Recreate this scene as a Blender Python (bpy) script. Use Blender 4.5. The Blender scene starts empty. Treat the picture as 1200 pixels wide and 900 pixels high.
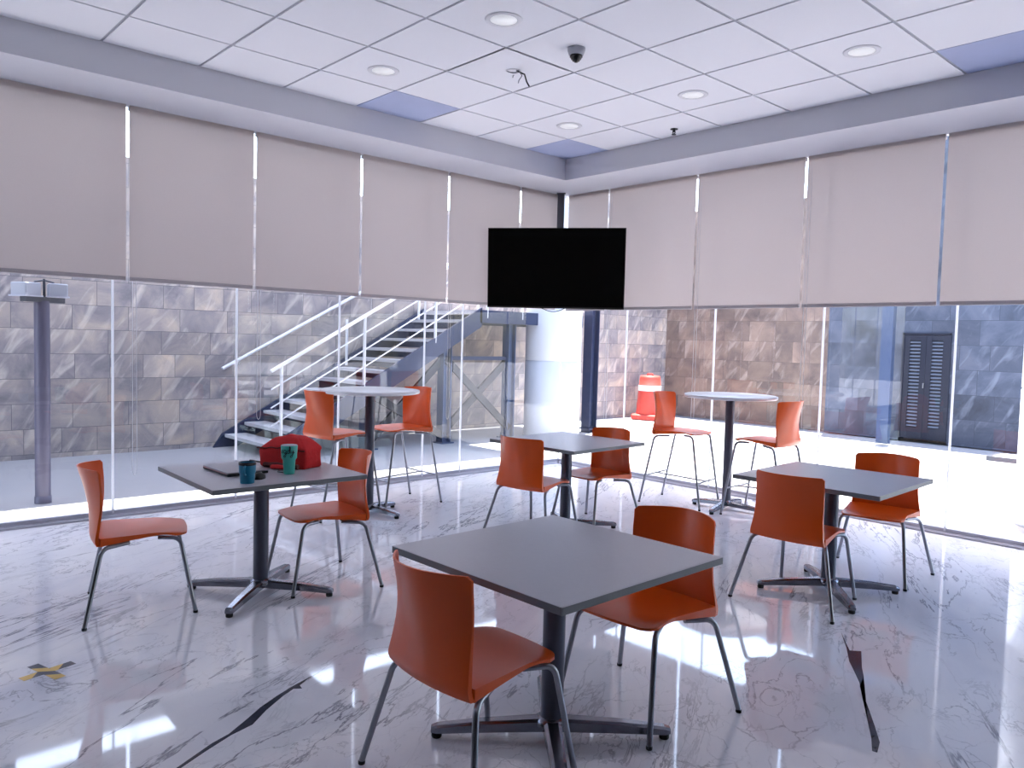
import bpy, math, random
from mathutils import Vector, Matrix
random.seed(7)
PI = math.pi
scene = bpy.context.scene
COL = scene.collection

# ------------------------------------------------------------------ helpers
class MB:
    """collects geometry for ONE mesh object"""
    def __init__(s):
        s.v = []; s.f = []; s.sm = []; s.mi = []; s.m = 0
    def add(s, vs, fs, smooth=False):
        o = len(s.v)
        s.v += [tuple(p) for p in vs]
        for f in fs:
            s.f.append([i + o for i in f]); s.sm.append(smooth); s.mi.append(s.m)
        return s
    def box(s, c, d, rz=0.0, bev=0.0, M=None):
        hx, hy, hz = d[0] / 2, d[1] / 2, d[2] / 2
        b = min(bev, hx * .9, hy * .9, hz * .9)
        if b <= 0:
            vs = [(x * hx, y * hy, z * hz) for z in (-1, 1) for y in (-1, 1) for x in (-1, 1)]
            fs = [(0, 2, 3, 1), (4, 5, 7, 6), (0, 1, 5, 4), (2, 6, 7, 3), (0, 4, 6, 2), (1, 3, 7, 5)]
        else:
            vs = []
            for z, k in ((-hz, 1), (-hz + b, 0), (hz - b, 0), (hz, 1)):
                ix, iy = hx - (b if k else 0), hy - (b if k else 0)
                if k:
                    ring = [(-ix, -iy), (-ix, -iy), (ix, -iy), (ix, -iy), (ix, iy), (ix, iy), (-ix, iy), (-ix, iy)]
                else:
                    ring = [(-hx, -hy + b), (-hx + b, -hy), (hx - b, -hy), (hx, -hy + b), (hx, hy - b), (hx - b, hy), (-hx + b, hy), (-hx, hy - b)]
                vs += [(x, y, z) for x, y in ring]
            fs = []
            for l in range(3):
                for i in range(8):
                    j = (i + 1) % 8
                    fs.append((l * 8 + i, l * 8 + j, l * 8 + 8 + j, l * 8 + 8 + i))
            fs.append(tuple(reversed(range(8)))); fs.append(tuple(range(24, 32)))
        R = Matrix.Rotation(rz, 4, 'Z') if M is None else M
        return s.add([(R @ Vector(p)) + Vector(c) for p in vs], fs)
    def lathe(s, prof, n=32, c=(0, 0, 0), M=None, smooth=True, cap=True):
        vs = []; fs = []
        R = M or Matrix()
        for r, z in prof:
            for i in range(n):
                a = 2 * PI * i / n
                vs.append((R @ Vector((r * math.cos(a), r * math.sin(a), z))) + Vector(c))
        for k in range(len(prof) - 1):
            for i in range(n):
                j = (i + 1) % n
                fs.append((k * n + i, k * n + j, (k + 1) * n + j, (k + 1) * n + i))
        s.add(vs, fs, smooth)
        if cap:
            m = len(prof) - 1
            if prof[0][0] > 1e-5: s.add(vs[:n], [tuple(reversed(range(n)))])
            if prof[-1][0] > 1e-5: s.add(vs[m * n:], [tuple(range(n))])
        return s
    def tube(s, pts, r, n=10, smooth=True, cap=True):
        P = [Vector(p) for p in pts]; m = len(P)
        rr = r if isinstance(r, (list, tuple)) else [r] * m
        T = []
        for i in range(m):
            t = (P[min(i + 1, m - 1)] - P[max(i - 1, 0)])
            T.append(t.normalized())
        up = Vector((0, 0, 1)) if abs(T[0].z) < .9 else Vector((1, 0, 0))
        N = (up - T[0] * up.dot(T[0])).normalized()
        vs = []; fs = []
        for i in range(m):
            N = (N - T[i] * N.dot(T[i])).normalized()
            B = T[i].cross(N)
            for k in range(n):
                a = 2 * PI * k / n
                vs.append(P[i] + (N * math.cos(a) + B * math.sin(a)) * rr[i])
        for i in range(m - 1):
            for k in range(n):
                j = (k + 1) % n
                fs.append((i * n + k, i * n + j, (i + 1) * n + j, (i + 1) * n + k))
        s.add(vs, fs, smooth)
        if cap:
            s.add(vs[:n], [tuple(reversed(range(n)))]); s.add(vs[-n:], [tuple(range(n))])
        return s
    def bar(s, a, b, w, h, up=(0, 0, 1)):
        """rectangular bar from a to b, w sideways, h along up"""
        a = Vector(a); b = Vector(b); t = (b - a).normalized()
        u = Vector(up); u = (u - t * u.dot(t)).normalized(); q = t.cross(u)
        vs = [p + q * (x * w / 2) + u * (y * h / 2) for p in (a, b) for x, y in ((-1, -1), (1, -1), (1, 1), (-1, 1))]
        return s.add(vs, [(0, 1, 2, 3), (4, 7, 6, 5), (0, 4, 5, 1), (1, 5, 6, 2), (2, 6, 7, 3), (3, 7, 4, 0)])
    def prism(s, poly, z0, z1):
        n = len(poly)
        ar = sum(poly[i][0] * poly[(i + 1) % n][1] - poly[(i + 1) % n][0] * poly[i][1] for i in range(n))
        if ar < 0: poly = poly[::-1]
        vs = [(x, y, z0) for x, y in poly] + [(x, y, z1) for x, y in poly]
        fs = [tuple(reversed(range(n))), tuple(range(n, 2 * n))]
        fs += [(i, (i + 1) % n, n + (i + 1) % n, n + i) for i in range(n)]
        return s.add(vs, fs)
    def build(s, name, mats, parent=None, loc=None, rz=0.0):
        me = bpy.data.meshes.new(name)
        me.from_pydata(s.v, [], s.f)
        me.polygons.foreach_set('use_smooth', s.sm)
        me.polygons.foreach_set('material_index', s.mi)
        for m in (mats if isinstance(mats, (list, tuple)) else [mats]): me.materials.append(m)
        me.update()
        o = bpy.data.objects.new(name, me); COL.objects.link(o)
        if parent: o.parent = parent
        if loc is not None: o.location = loc
        o.rotation_euler.z = rz
        return o

def tag(o, label=None, cat=None, group=None, kind=None):
    if label: o['label'] = label
    if cat: o['category'] = cat
    if group: o['group'] = group
    if kind: o['kind'] = kind
    return o
def thing(name, label, cat, loc=(0, 0, 0), rz=0.0, group=None):
    o = bpy.data.objects.new(name, None); COL.objects.link(o)
    o.empty_display_size = .1
    o.location = loc; o.rotation_euler = (0, 0, rz)
    return tag(o, label, cat, group)
def struct(o, label=None):
    return tag(o, label, None, None, 'structure')
def dup(o, parent=None):
    c = o.copy(); COL.objects.link(c); c.parent = parent
    for ch in [x for x in bpy.data.objects if x.parent == o]:
        dup(ch, c)
    return c

# ------------------------------------------------------------------ materials
def new_mat(name):
    m = bpy.data.materials.new(name); m.use_nodes = True
    nt = m.node_tree
    return m, nt, nt.nodes, nt.links, nt.nodes['Principled BSDF']
def srgb(r, g, b):
    f = lambda c: (c / 255 / 12.92) if c / 255 <= .04045 else ((c / 255 + .055) / 1.055) ** 2.4
    return (f(r), f(g), f(b), 1)
def plain(name, col, rough=.5, metal=0.0, noise=.06, scale=20, spec=.5, bump=0.0, ior=1.5, coat=0.0):
    m, nt, N, L, b = new_mat(name)
    tc = N.new('ShaderNodeTexCoord'); no = N.new('ShaderNodeTexNoise')
    no.inputs['Scale'].default_value = scale; no.inputs['Detail'].default_value = 4
    L.new(tc.outputs['Object'], no.inputs['Vector'])
    mx = N.new('ShaderNodeMix'); mx.data_type = 'RGBA'
    mx.inputs[6].default_value = tuple(c * (1 - noise) for c in col[:3]) + (1,)
    mx.inputs[7].default_value = tuple(min(1, c * (1 + noise)) for c in col[:3]) + (1,)
    L.new(no.outputs['Fac'], mx.inputs[0]); L.new(mx.outputs[2], b.inputs['Base Color'])
    b.inputs['Roughness'].default_value = rough; b.inputs['Metallic'].default_value = metal
    b.inputs['Specular IOR Level'].default_value = spec; b.inputs['IOR'].default_value = ior
    b.inputs['Coat Weight'].default_value = coat
    if bump:
        bp = N.new('ShaderNodeBump'); bp.inputs['Strength'].default_value = bump; bp.inputs['Distance'].default_value = .01
        L.new(no.outputs['Fac'], bp.inputs['Height']); L.new(bp.outputs['Normal'], b.inputs['Normal'])
    return m

M = {}
M['orange'] = plain('orange_plastic', srgb(222, 84, 5), .33, noise=.03, spec=.55)
M['chrome'] = plain('satin_steel', srgb(150, 152, 160), .28, .9, .04)
M['steel'] = plain('polished_aluminium', srgb(132, 134, 144), .24, .95, .04)
M['black_rubber'] = plain('black_rubber', srgb(18, 18, 20), .6)
M['laminate'] = plain('grey_laminate', srgb(188, 188, 196), .26, noise=.03, scale=60)
M['laminate_edge'] = plain('grey_edge_band', srgb(108, 112, 118), .5, noise=.03)
M['white_laminate'] = plain('pale_laminate', srgb(232, 232, 236), .26, noise=.02)
M['column_paint'] = plain('dark_grey_column_paint', srgb(78, 80, 94), .35, .3, .05)
M['white_paint'] = plain('white_paint', srgb(214, 214, 220), .75, noise=.02, scale=3)
M['soffit'] = plain('grey_white_paint', srgb(206, 207, 216), .75, noise=.02, scale=3)
M['tile_white'] = plain('mineral_ceiling_tile', srgb(226, 227, 234), .85, noise=.03, scale=160, bump=.15)
M['grid'] = plain('ceiling_grid_metal', srgb(170, 172, 182), .5, noise=.02)
M['tile_blue'] = plain('blue_grey_ceiling_panel', srgb(168, 178, 212), .3, .0, noise=.08, scale=4)
M['tile_grey'] = plain('grey_lilac_ceiling_panel', srgb(196, 196, 208), .8, noise=.03)
M['black_plastic'] = plain('black_plastic', srgb(14, 14, 15), .4)
M['aluminium'] = plain('anodised_aluminium', srgb(184, 184, 196), .4, .0, .03)
M['seal'] = plain('white_joint_seal', srgb(232, 232, 238), .5, noise=.02)
M['dark_mullion'] = plain('dark_grey_metal', srgb(86, 88, 96), .45, .4)
M['hem'] = plain('blind_hem_bar', srgb(172, 166, 169), .6)
M['blue_steel'] = plain('blue_painted_steel', srgb(36, 46, 76), .45, .1, .1, 6)
M['blue_post'] = plain('light_blue_steel', srgb(52, 70, 104), .45, .1, .06, 6)
M['dark_brace'] = plain('grey_blue_brace', srgb(36, 36, 44), .5, .2)
M['tread'] = plain('pale_stair_tread', srgb(176, 175, 180), .6, noise=.06)
M['rail_white'] = plain('bright_steel_rail', srgb(225, 225, 230), .3, .4, .03)
M['post_violet'] = plain('violet_grey_post', srgb(94, 92, 112), .4, .15, .06, 5)
M['white_column'] = plain('white_cladding', srgb(196, 201, 211), .4, noise=.02, scale=2)
M['barrel'] = plain('faded_orange_barrel', srgb(188, 62, 50), .6, noise=.06, scale=6)
M['reflective'] = plain('white_reflective_band', srgb(240, 236, 238), .4)
M['door_blue'] = plain('navy_grey_door', srgb(26, 31, 48), .5, .1, .06, 6)
M['slat'] = plain('pale_louvre_slat', srgb(120, 126, 140), .5, .1)
M['red_fabric'] = plain('red_fabric', srgb(204, 24, 30), .8, noise=.15, scale=30, bump=.4)
M['dark_red'] = plain('dark_red_webbing', srgb(84, 14, 18), .8, noise=.2, scale=40)
M['teal'] = plain('teal_enamel', srgb(64, 180, 166), .35, noise=.04)
M['blue_mug'] = plain('petrol_blue_enamel', srgb(24, 122, 156), .4, noise=.05)
M['ink'] = plain('black_ink', srgb(10, 26, 30), .5)
M['laptop'] = plain('laptop_silver', srgb(150, 148, 156), .35, .5)
M['laptop_edge'] = plain('laptop_dark_base', srgb(26, 24, 28), .4)
M['rose_edge'] = plain('rose_edge', srgb(176, 112, 112), .4, .3)
M['yellow_tape'] = plain('yellow_tape', srgb(214, 176, 84), .5, noise=.08)
M['dark_tape'] = plain('dark_tape', srgb(58, 58, 70), .5)
M['vein'] = plain('dark_marble_vein', srgb(58, 60, 74), .12, noise=.35, scale=18)
M['ground'] = plain('pale_concrete', srgb(156, 154, 156), .85, noise=.05, scale=1.5)
M['lamp_white'] = plain('opal_lamp', srgb(238, 240, 246), .4)
M['back_wall'] = plain('warm_grey_wall', srgb(74, 72, 72), .8, noise=.04, scale=2)
M['cord'] = plain('white_cord', srgb(210, 210, 214), .5)

# screen, off
M['screen'] = plain('screen_black', srgb(4, 4, 4), .75, spec=.05, noise=0)

# roller blind fabric : diffuse + translucent
def blind_mat():
    m, nt, N, L, b = new_mat('roller_blind_fabric')
    N.remove(b)
    out = N['Material Output']
    tc = N.new('ShaderNodeTexCoord'); wv = N.new('ShaderNodeTexNoise'); wv.inputs['Scale'].default_value = 220
    L.new(tc.outputs['Object'], wv.inputs['Vector'])
    mx = N.new('ShaderNodeMix'); mx.data_type = 'RGBA'
    mx.inputs[6].default_value = srgb(196, 187, 184); mx.inputs[7].default_value = srgb(210, 201, 198)
    L.new(wv.outputs['Fac'], mx.inputs[0])
    d = N.new('ShaderNodeBsdfDiffuse'); t = N.new('ShaderNodeBsdfTranslucent')
    L.new(mx.outputs[2], d.inputs['Color'])
    t.inputs['Color'].default_value = (.93, .87, .85, 1)
    s = N.new('ShaderNodeMixShader'); s.inputs[0].default_value = BLIND_T
    L.new(d.outputs[0], s.inputs[1]); L.new(t.outputs[0], s.inputs[2]); L.new(s.outputs[0], out.inputs['Surface'])
    return m
BLIND_T = .38
def sunblocker_mat():
    m, nt, N, L, b = new_mat('translucent_sunblocker')
    N.remove(b); out = N['Material Output']
    d = N.new('ShaderNodeBsdfDiffuse'); t = N.new('ShaderNodeBsdfTranslucent'); s = N.new('ShaderNodeMixShader')
    d.inputs['Color'].default_value = (.75, .77, .82, 1); t.inputs['Color'].default_value = (.8, .82, .88, 1); s.inputs[0].default_value = .30
    L.new(d.outputs[0], s.inputs[1]); L.new(t.outputs[0], s.inputs[2]); L.new(s.outputs[0], out.inputs['Surface'])
    return m
M['poly'] = sunblocker_mat()  # translucent sheet, only for the added shade over the left yard
def seal_mat():
    m, nt, N, L, b = new_mat('translucent_joint_seal')
    N.remove(b); out = N['Material Output']
    tc = N.new('ShaderNodeTexCoord'); no = N.new('ShaderNodeTexNoise'); no.inputs['Scale'].default_value = 30
    L.new(tc.outputs['Object'], no.inputs['Vector'])
    mx = N.new('ShaderNodeMix'); mx.data_type = 'RGBA'; mx.inputs[6].default_value = (.84, .85, .88, 1); mx.inputs[7].default_value = (.9, .9, .93, 1)
    L.new(no.outputs['Fac'], mx.inputs[0])
    d = N.new('ShaderNodeBsdfDiffuse'); t = N.new('ShaderNodeBsdfTranslucent'); s = N.new('ShaderNodeMixShader'); s.inputs[0].default_value = .6
    L.new(mx.outputs[2], d.inputs['Color']); L.new(mx.outputs[2], t.inputs['Color'])
    L.new(d.outputs[0], s.inputs[1]); L.new(t.outputs[0], s.inputs[2]); L.new(s.outputs[0], out.inputs['Surface'])
    return m
M['seal'] = seal_mat()
M['blind'] = blind_mat()

# clear glazing : straight-through transmission plus fresnel reflection
def glass_mat(name, tint, ior=1.5):
    m, nt, N, L, b = new_mat(name)
    N.remove(b)
    out = N['Material Output']
    tr = N.new('ShaderNodeBsdfTransparent'); tr.inputs['Color'].default_value = tint
    gl = N.new('ShaderNodeBsdfGlossy'); gl.inputs['Roughness'].default_value = .01; gl.inputs['Color'].default_value = (.95, .97, 1, 1)
    fr = N.new('ShaderNodeFresnel'); fr.inputs['IOR'].default_value = ior
    s = N.new('ShaderNodeMixShader')
    # reflection on the face the ray enters by; the far face only lets light through
    ge = N.new('ShaderNodeNewGeometry'); iv = N.new('ShaderNodeMath'); iv.operation = 'SUBTRACT'; iv.inputs[0].default_value = 1.0
    L.new(ge.outputs['Backfacing'], iv.inputs[1])
    mu = N.new('ShaderNodeMath'); mu.operation = 'MULTIPLY'; L.new(fr.outputs[0], mu.inputs[0]); L.new(iv.outputs[0], mu.inputs[1])
    L.new(mu.outputs[0], s.inputs[0]); L.new(tr.outputs[0], s.inputs[1]); L.new(gl.outputs[0], s.inputs[2])
    L.new(s.outputs[0], out.inputs['Surface'])
    return m
M['glass'] = glass_mat('clear_glazing', (.965, .975, .985, 1), 1.6)

# marble
def marble():
    m, nt, N, L, b = new_mat('polished_white_marble')
    tc = N.new('ShaderNodeTexCoord')
    def mapping(rot, sc):
        m0 = N.new('ShaderNodeMapping'); m0.inputs['Rotation'].default_value = (0, 0, rot)
        L.new(tc.outputs['Object'], m0.inputs['Vector'])
        mp = N.new('ShaderNodeMapping'); mp.inputs['Scale'].default_value = sc
        L.new(m0.outputs[0], mp.inputs['Vector']); return mp
    def noise(mp, sc, det=8, dist=0.0, rough=.6):
        n = N.new('ShaderNodeTexNoise'); n.inputs['Scale'].default_value = sc; n.inputs['Detail'].default_value = det
        n.inputs['Distortion'].default_value = dist; n.inputs['Roughness'].default_value = rough
        L.new(mp.outputs[0], n.inputs['Vector']); return n
    def math_(op, a, v=None, b2=None):
        n = N.new('ShaderNodeMath'); n.operation = op
        if hasattr(a, 'is_linked'): L.new(a, n.inputs[0])
        else: n.inputs[0].default_value = a
        if b2 is not None: L.new(b2, n.inputs[1])
        elif v is not None: n.inputs[1].default_value = v
        return n.outputs[0]
    def ramp(src, stops):
        r = N.new('ShaderNodeValToRGB'); L.new(src, r.inputs[0])
        el = r.color_ramp.elements
        el[0].position, el[0].color = stops[0]; el[1].position, el[1].color = stops[-1]
        for p, c in stops[1:-1]:
            e = el.new(p); e.color = c
        return r
    g = lambda v: (v, v, v, 1)
    VA = math.radians(-119)
    mp = mapping(VA, (.45, 1.4, 1))
    cloud = noise(mp, 1.0, 6, .5)
    base = ramp(cloud.outputs['Fac'], [(.3, srgb(214, 216, 228)), (.5, srgb(234, 234, 240)), (.75, srgb(246, 246, 248))])
    def vein(mp, sc, dist, w, det=9):
        n = noise(mp, sc, det, dist, .6)
        a = math_('ABSOLUTE', math_('SUBTRACT', n.outputs['Fac'], .5))
        return ramp(a, [(0, g(1)), (w * .35, g(.8)), (w, g(0))]).outputs[0]
    def gate(mp, sc, lo, hi):
        return ramp(noise(mp, sc, 3).outputs['Fac'], [(lo, g(0)), (hi, g(1))]).outputs[0]
    long_ = mapping(VA, (.30, 1.9, 1)); iso = mapping(.4, (1, 1, 1))
    g1 = gate(mapping(VA, (.5, 1.2, 1)), .9, .44, .58); g2 = gate(iso, .55, .46, .58); g3 = gate(mapping(1.1, (1, 1, 1)), 1.2, .46, .60)
    v1 = math_('MULTIPLY', math_('MULTIPLY', vein(long_, 1.5, .5, .010), b2=g1), .85)
    v2 = math_('MULTIPLY', math_('MULTIPLY', vein(mapping(VA, (.8, 1.5, 1)), 3.2, .9, .016), b2=g3), .55)
    # crackle network
    dn = noise(iso, 3.0, 5); dv = N.new('ShaderNodeVectorMath'); dv.operation = 'MULTIPLY_ADD'
    L.new(dn.outputs['Color'], dv.inputs[0]); dv.inputs[1].default_value = (.35, .35, 0); L.new(mapping(VA, (.8, 1.3, 1)).outputs[0], dv.inputs[2])
    vo0 = N.new('ShaderNodeTexVoronoi'); vo0.feature = 'DISTANCE_TO_EDGE'; vo0.inputs['Scale'].default_value = 5.5
    L.new(dv.outputs[0], vo0.inputs['Vector'])
    v3 = math_('MULTIPLY', math_('MULTIPLY', ramp(vo0.outputs['Distance'], [(0, g(1)), (.020, g(0))]).outputs[0], b2=g2), .5)
    v3 = math_('MULTIPLY', v3, b2=gate(iso, 4.0, .40, .60))
    f = math_('MAXIMUM', math_('MAXIMUM', v1, b2=v2), b2=v3)
    # fine specks
    vo = N.new('ShaderNodeTexNoise'); vo.inputs['Scale'].default_value = 38; vo.inputs['Detail'].default_value = 2
    L.new(tc.outputs['Object'], vo.inputs['Vector'])
    sp = math_('MULTIPLY', ramp(vo.outputs['Fac'], [(.72, g(0)), (.78, g(1))]).outputs[0], .25)
    f = math_('MAXIMUM', f, b2=sp)
    mx = N.new('ShaderNodeMix'); mx.data_type = 'RGBA'
    L.new(f, mx.inputs[0]); L.new(base.outputs[0], mx.inputs[6]); mx.inputs[7].default_value = srgb(92, 94, 112)
    L.new(mx.outputs[2], b.inputs['Base Color'])
    b.inputs['Roughness'].default_value = .045
    b.inputs['IOR'].default_value = 1.8
    return m
M['marble'] = marble()

# stone cladding: u,v picked from object coordinates by plane
def stone(name, axis, cols, bw=.62, bh=.30, rough=.6, k=1.0, tone_lo=.6):
    cols = [tuple(c * k for c in q[:3]) + (1,) for q in cols]
    m, nt, N, L, b = new_mat(name)
    tc = N.new('ShaderNodeTexCoord'); sp = N.new('ShaderNodeSeparateXYZ'); cb = N.new('ShaderNodeCombineXYZ')
    L.new(tc.outputs['Object'], sp.inputs[0])
    L.new(sp.outputs['Y' if axis == 'x' else 'X'], cb.inputs[0]); L.new(sp.outputs['Z'], cb.inputs[1])
    br = N.new('ShaderNodeTexBrick')
    br.inputs['Scale'].default_value = 1; br.inputs['Brick Width'].default_value = bw; br.inputs['Row Height'].default_value = bh
    br.inputs['Mortar Size'].default_value = .003; br.inputs['Color1'].default_value = (0, 0, 0, 1); br.inputs['Color2'].default_value = (1, 1, 1, 1)
    br.inputs['Mortar'].default_value = (.3, .3, .3, 1); br.offset = .37; br.squash = .62; br.squash_frequency = 3
    L.new(cb.outputs[0], br.inputs['Vector'])
    # per-slab value shifts the noise so that each slab has its own figure
    vm = N.new('ShaderNodeVectorMath'); vm.operation = 'MULTIPLY_ADD'
    L.new(br.outputs['Color'], vm.inputs[0]); vm.inputs[1].default_value = (7, 5, 3); L.new(cb.outputs[0], vm.inputs[2])
    n1 = N.new('ShaderNodeTexNoise'); n1.inputs['Scale'].default_value = 1.5; n1.inputs['Detail'].default_value = 6; n1.inputs['Distortion'].default_value = .7
    n1.inputs['Roughness'].default_value = .6
    L.new(vm.outputs[0], n1.inputs['Vector'])
    r = N.new('ShaderNodeValToRGB'); L.new(n1.outputs['Fac'], r.inputs[0])
    el = r.color_ramp.elements
    el[0].position = .28; el[0].color = cols[0]; el[1].position = .74; el[1].color = cols[3]
    e = el.new(.44); e.color = cols[1]; e = el.new(.58); e.color = cols[2]
    # slab tone
    hs = N.new('ShaderNodeMix'); hs.data_type = 'RGBA'; hs.blend_type = 'MULTIPLY'; hs.inputs[0].default_value = .7
    tone = N.new('ShaderNodeValToRGB'); L.new(br.outputs['Color'], tone.inputs[0])
    tone.color_ramp.elements[0].color = (tone_lo, tone_lo, tone_lo * 1.04, 1); tone.color_ramp.elements[1].color = (.98, .97, .95, 1)
    L.new(r.outputs[0], hs.inputs[6]); L.new(tone.outputs[0], hs.inputs[7])
    # pale diagonal streaks and warm patches, different on every slab
    rm = N.new('ShaderNodeMapping'); rm.inputs['Rotation'].default_value = (0, 0, math.radians(-58)); L.new(vm.outputs[0], rm.inputs['Vector'])
    sm = N.new('ShaderNodeMapping'); sm.inputs['Scale'].default_value = (1.2, 5.0, 1); L.new(rm.outputs[0], sm.inputs['Vector'])
    n2 = N.new('ShaderNodeTexNoise'); n2.inputs['Scale'].default_value = 1.3; n2.inputs['Detail'].default_value = 6; n2.inputs['Distortion'].default_value = .8
    L.new(sm.outputs[0], n2.inputs['Vector'])
    vr = N.new('ShaderNodeValToRGB'); L.new(n2.outputs['Fac'], vr.inputs[0])
    vr.color_ramp.elements[0].color = (0, 0, 0, 1); vr.color_ramp.elements[0].position = .55; vr.color_ramp.elements[1].color = (.65, .65, .65, 1); vr.color_ramp.elements[1].position = .78
    mv = N.new('ShaderNodeMix'); mv.data_type = 'RGBA'; L.new(vr.outputs[0], mv.inputs[0]); L.new(hs.outputs[2], mv.inputs[6]); mv.inputs[7].default_value = cols[4]
    # joints
    mj = N.new('ShaderNodeMix'); mj.data_type = 'RGBA'; L.new(br.outputs['Fac'], mj.inputs[0]); L.new(mv.outputs[2], mj.inputs[6])
    mj.inputs[7].default_value = tuple(c * .7 for c in cols[0][:3]) + (1,)
    L.new(mj.outputs[2], b.inputs['Base Color']); b.inputs['Roughness'].default_value = rough
    return m
M['stone_left'] = stone('brown_grey_slate', 'x', [srgb(92, 88, 94), srgb(128, 120, 122), srgb(156, 143, 136), srgb(182, 162, 144), srgb(204, 190, 178)], .66, .31, k=1.45)
M['stone_back'] = stone('brown_slate', 'y', [srgb(116, 98, 92), srgb(156, 132, 122), srgb(182, 154, 138), srgb(204, 176, 156), srgb(228, 208, 194)], .6, .42, k=.62, tone_lo=.4)
M['stone_dark'] = stone('blue_grey_slate', 'y', [srgb(66, 74, 92), srgb(92, 102, 124), srgb(112, 120, 142), srgb(132, 136, 152), srgb(158, 166, 184)], .75, .42, k=.62, tone_lo=.4)

# ------------------------------------------------------------------ dimensions (metres), corner of the room at back
T = .6985                       # ceiling module
ZC, ZS = 3.618, 3.386           # ceiling, underside of the perimeter drop
XB, YB = -1.289, 1.328          # blind planes
XG, YG = -1.335, 1.374          # glass planes
XI, YI = -.633, .632            # inner faces of the perimeter drop
X1, Y1 = 9.0, -9.5              # back of the room

# ------------------------------------------------------------------ setting
struct(MB().box(((XG - .02 + X1) / 2, (YG + .02 + Y1) / 2, -.06), (X1 - XG + .04, YG - Y1 + .04, .12)).build('floor', M['marble']), 'polished white marble floor with grey veins')
floor = bpy.data.objects['floor']
v1 = [(2.857, -4.85), (2.771, -4.694), (2.743, -4.617), (2.671, -4.511), (2.613, -4.431), (2.556, -4.328), (2.513, -4.235), (2.470, -4.120), (2.524, -4.208), (2.56, -4.215), (2.540, -4.245), (2.574, -4.310), (2.65, -4.421), (2.73, -4.516), (2.758, -4.615), (2.815, -4.737), (2.90, -4.90), (2.97, -5.05), (2.96, -5.06)]
v1 = v1[:-2] + [(2.99, -5.08)]
MB().prism(v1, 0.0, .0006).build('marble_vein', M['vein'], floor)
v2 = [(3.76, -1.61), (3.864, -1.768), (3.912, -1.838), (3.927, -1.779), (4.047, -2.003), (4.096, -2.097), (4.135, -2.227), (4.233, -2.38), (4.338, -2.552), (4.414, -2.682), (4.441, -2.77), (4.422, -2.773), (4.377, -2.674), (4.285, -2.494), (4.206, -2.359), (4.117, -2.19), (4.034, -2.067), (3.974, -1.981), (3.89, -1.826)]
v2[3] = (3.955, -1.800)
MB().prism(v2, 0.0, .0006).build('marble_vein', M['vein'], floor)

g = MB().box((0, 0, -.16), (70, 70, .2)).build('ground', M['ground']); struct(g, 'pale concrete yard around the room')

# ceiling: tiles with an open joint, grid above
tiles = MB(); gap = .022
skip = {(-1, -3): 'a', (-1, 0): 'b', (5, 0): 'c'}
def tile_rect(i, j):
    x0 = max(XI, i * T); x1 = min(X1, (i + 1) * T); y0 = max(Y1, j * T); y1 = min(YI, (j + 1) * T)
    return x0, x1, y0, y1
nx = int(X1 / T) + 1; ny = int(-Y1 / T) + 1
for i in range(-1, nx):
    for j in range(-ny, 1):
        x0, x1, y0, y1 = tile_rect(i, j)
        if x1 - x0 < .05 or y1 - y0 < .05: continue
        if (i, j) in skip: continue
        if (i, j) == (1, -3): continue
        tiles.box(((x0 + x1) / 2, (y0 + y1) / 2, ZC + .006), (x1 - x0 - gap, y1 - y0 - gap, .012))
# tile with a round cut-out where a fitting is missing
def holed_tile(mb, x0, x1, y0, y1, cx, cy, r, z0, z1, n=32):
    vs = []; fs = []
    angs = sorted([2 * PI * k / n for k in range(n)] + [math.atan2(y - cy, x - cx) % (2 * PI) for x in (x0, x1) for y in (y0, y1)]); n = len(angs)
    for a in angs:
        c, s_ = math.cos(a), math.sin(a)
        t = min(((x1 - cx) / c) if c > 1e-9 else ((x0 - cx) / c) if c < -1e-9 else 9e9, ((y1 - cy) / s_) if s_ > 1e-9 else ((y0 - cy) / s_) if s_ < -1e-9 else 9e9)
        for rr in (r, t):
            for z in (z0, z1): vs.append((cx + rr * c, cy + rr * s_, z))
    for k in range(n):
        a, b = k * 4, ((k + 1) % n) * 4
        fs += [(a, b, b + 2, a + 2), (a + 1, a + 3, b + 3, b + 1), (a, a + 1, b + 1, b)]
    mb.add(vs, fs)
x0, x1, y0, y1 = tile_rect(1, -3)
holed_tile(tiles, x0 + gap / 2, x1 - gap / 2, y0 + gap / 2, y1 - gap / 2, 1.08, -1.74, .055, ZC, ZC + .012)
ceiling = struct(tiles.build('ceiling', M['tile_white']), 'white square-tiled suspended ceiling')
gm = MB()
for i in range(0, nx): gm.box((i * T, (YI + Y1) / 2, ZC + .012), (.024, YI - Y1, .006))
for j in range(-ny + 1, 1): gm.box(((XI + X1) / 2, j * T, ZC + .0125), (X1 - XI, .024, .006))
gm.build('ceiling_grid', M['grid'], ceiling)
MB().box(((XG - .2 + X1 + .2) / 2, (YG + .4 + Y1 - .2) / 2, ZC + .22), (X1 - XG + .4, YG - Y1 + .6, .30)).build('roof_slab', M['white_paint'], ceiling)
# perimeter drop (soffit), L-shaped
s = MB().box(((XG - .04 + XI) / 2, (YI + Y1) / 2, (ZS + ZC + .07) / 2), (XI - XG + .04, YI - Y1, ZC + .07 - ZS))
struct(s.build('trim_1', M['soffit']), 'grey white ceiling drop along left blinds')
s = MB().box(((XG - .04 + X1) / 2, (YG + .04 + YI) / 2, (ZS + ZC + .07) / 2), (X1 - XG + .04, YG + .04 - YI, ZC + .07 - ZS))
struct(s.build('trim_2', M['soffit']), 'grey white ceiling drop along right blinds')

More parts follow.
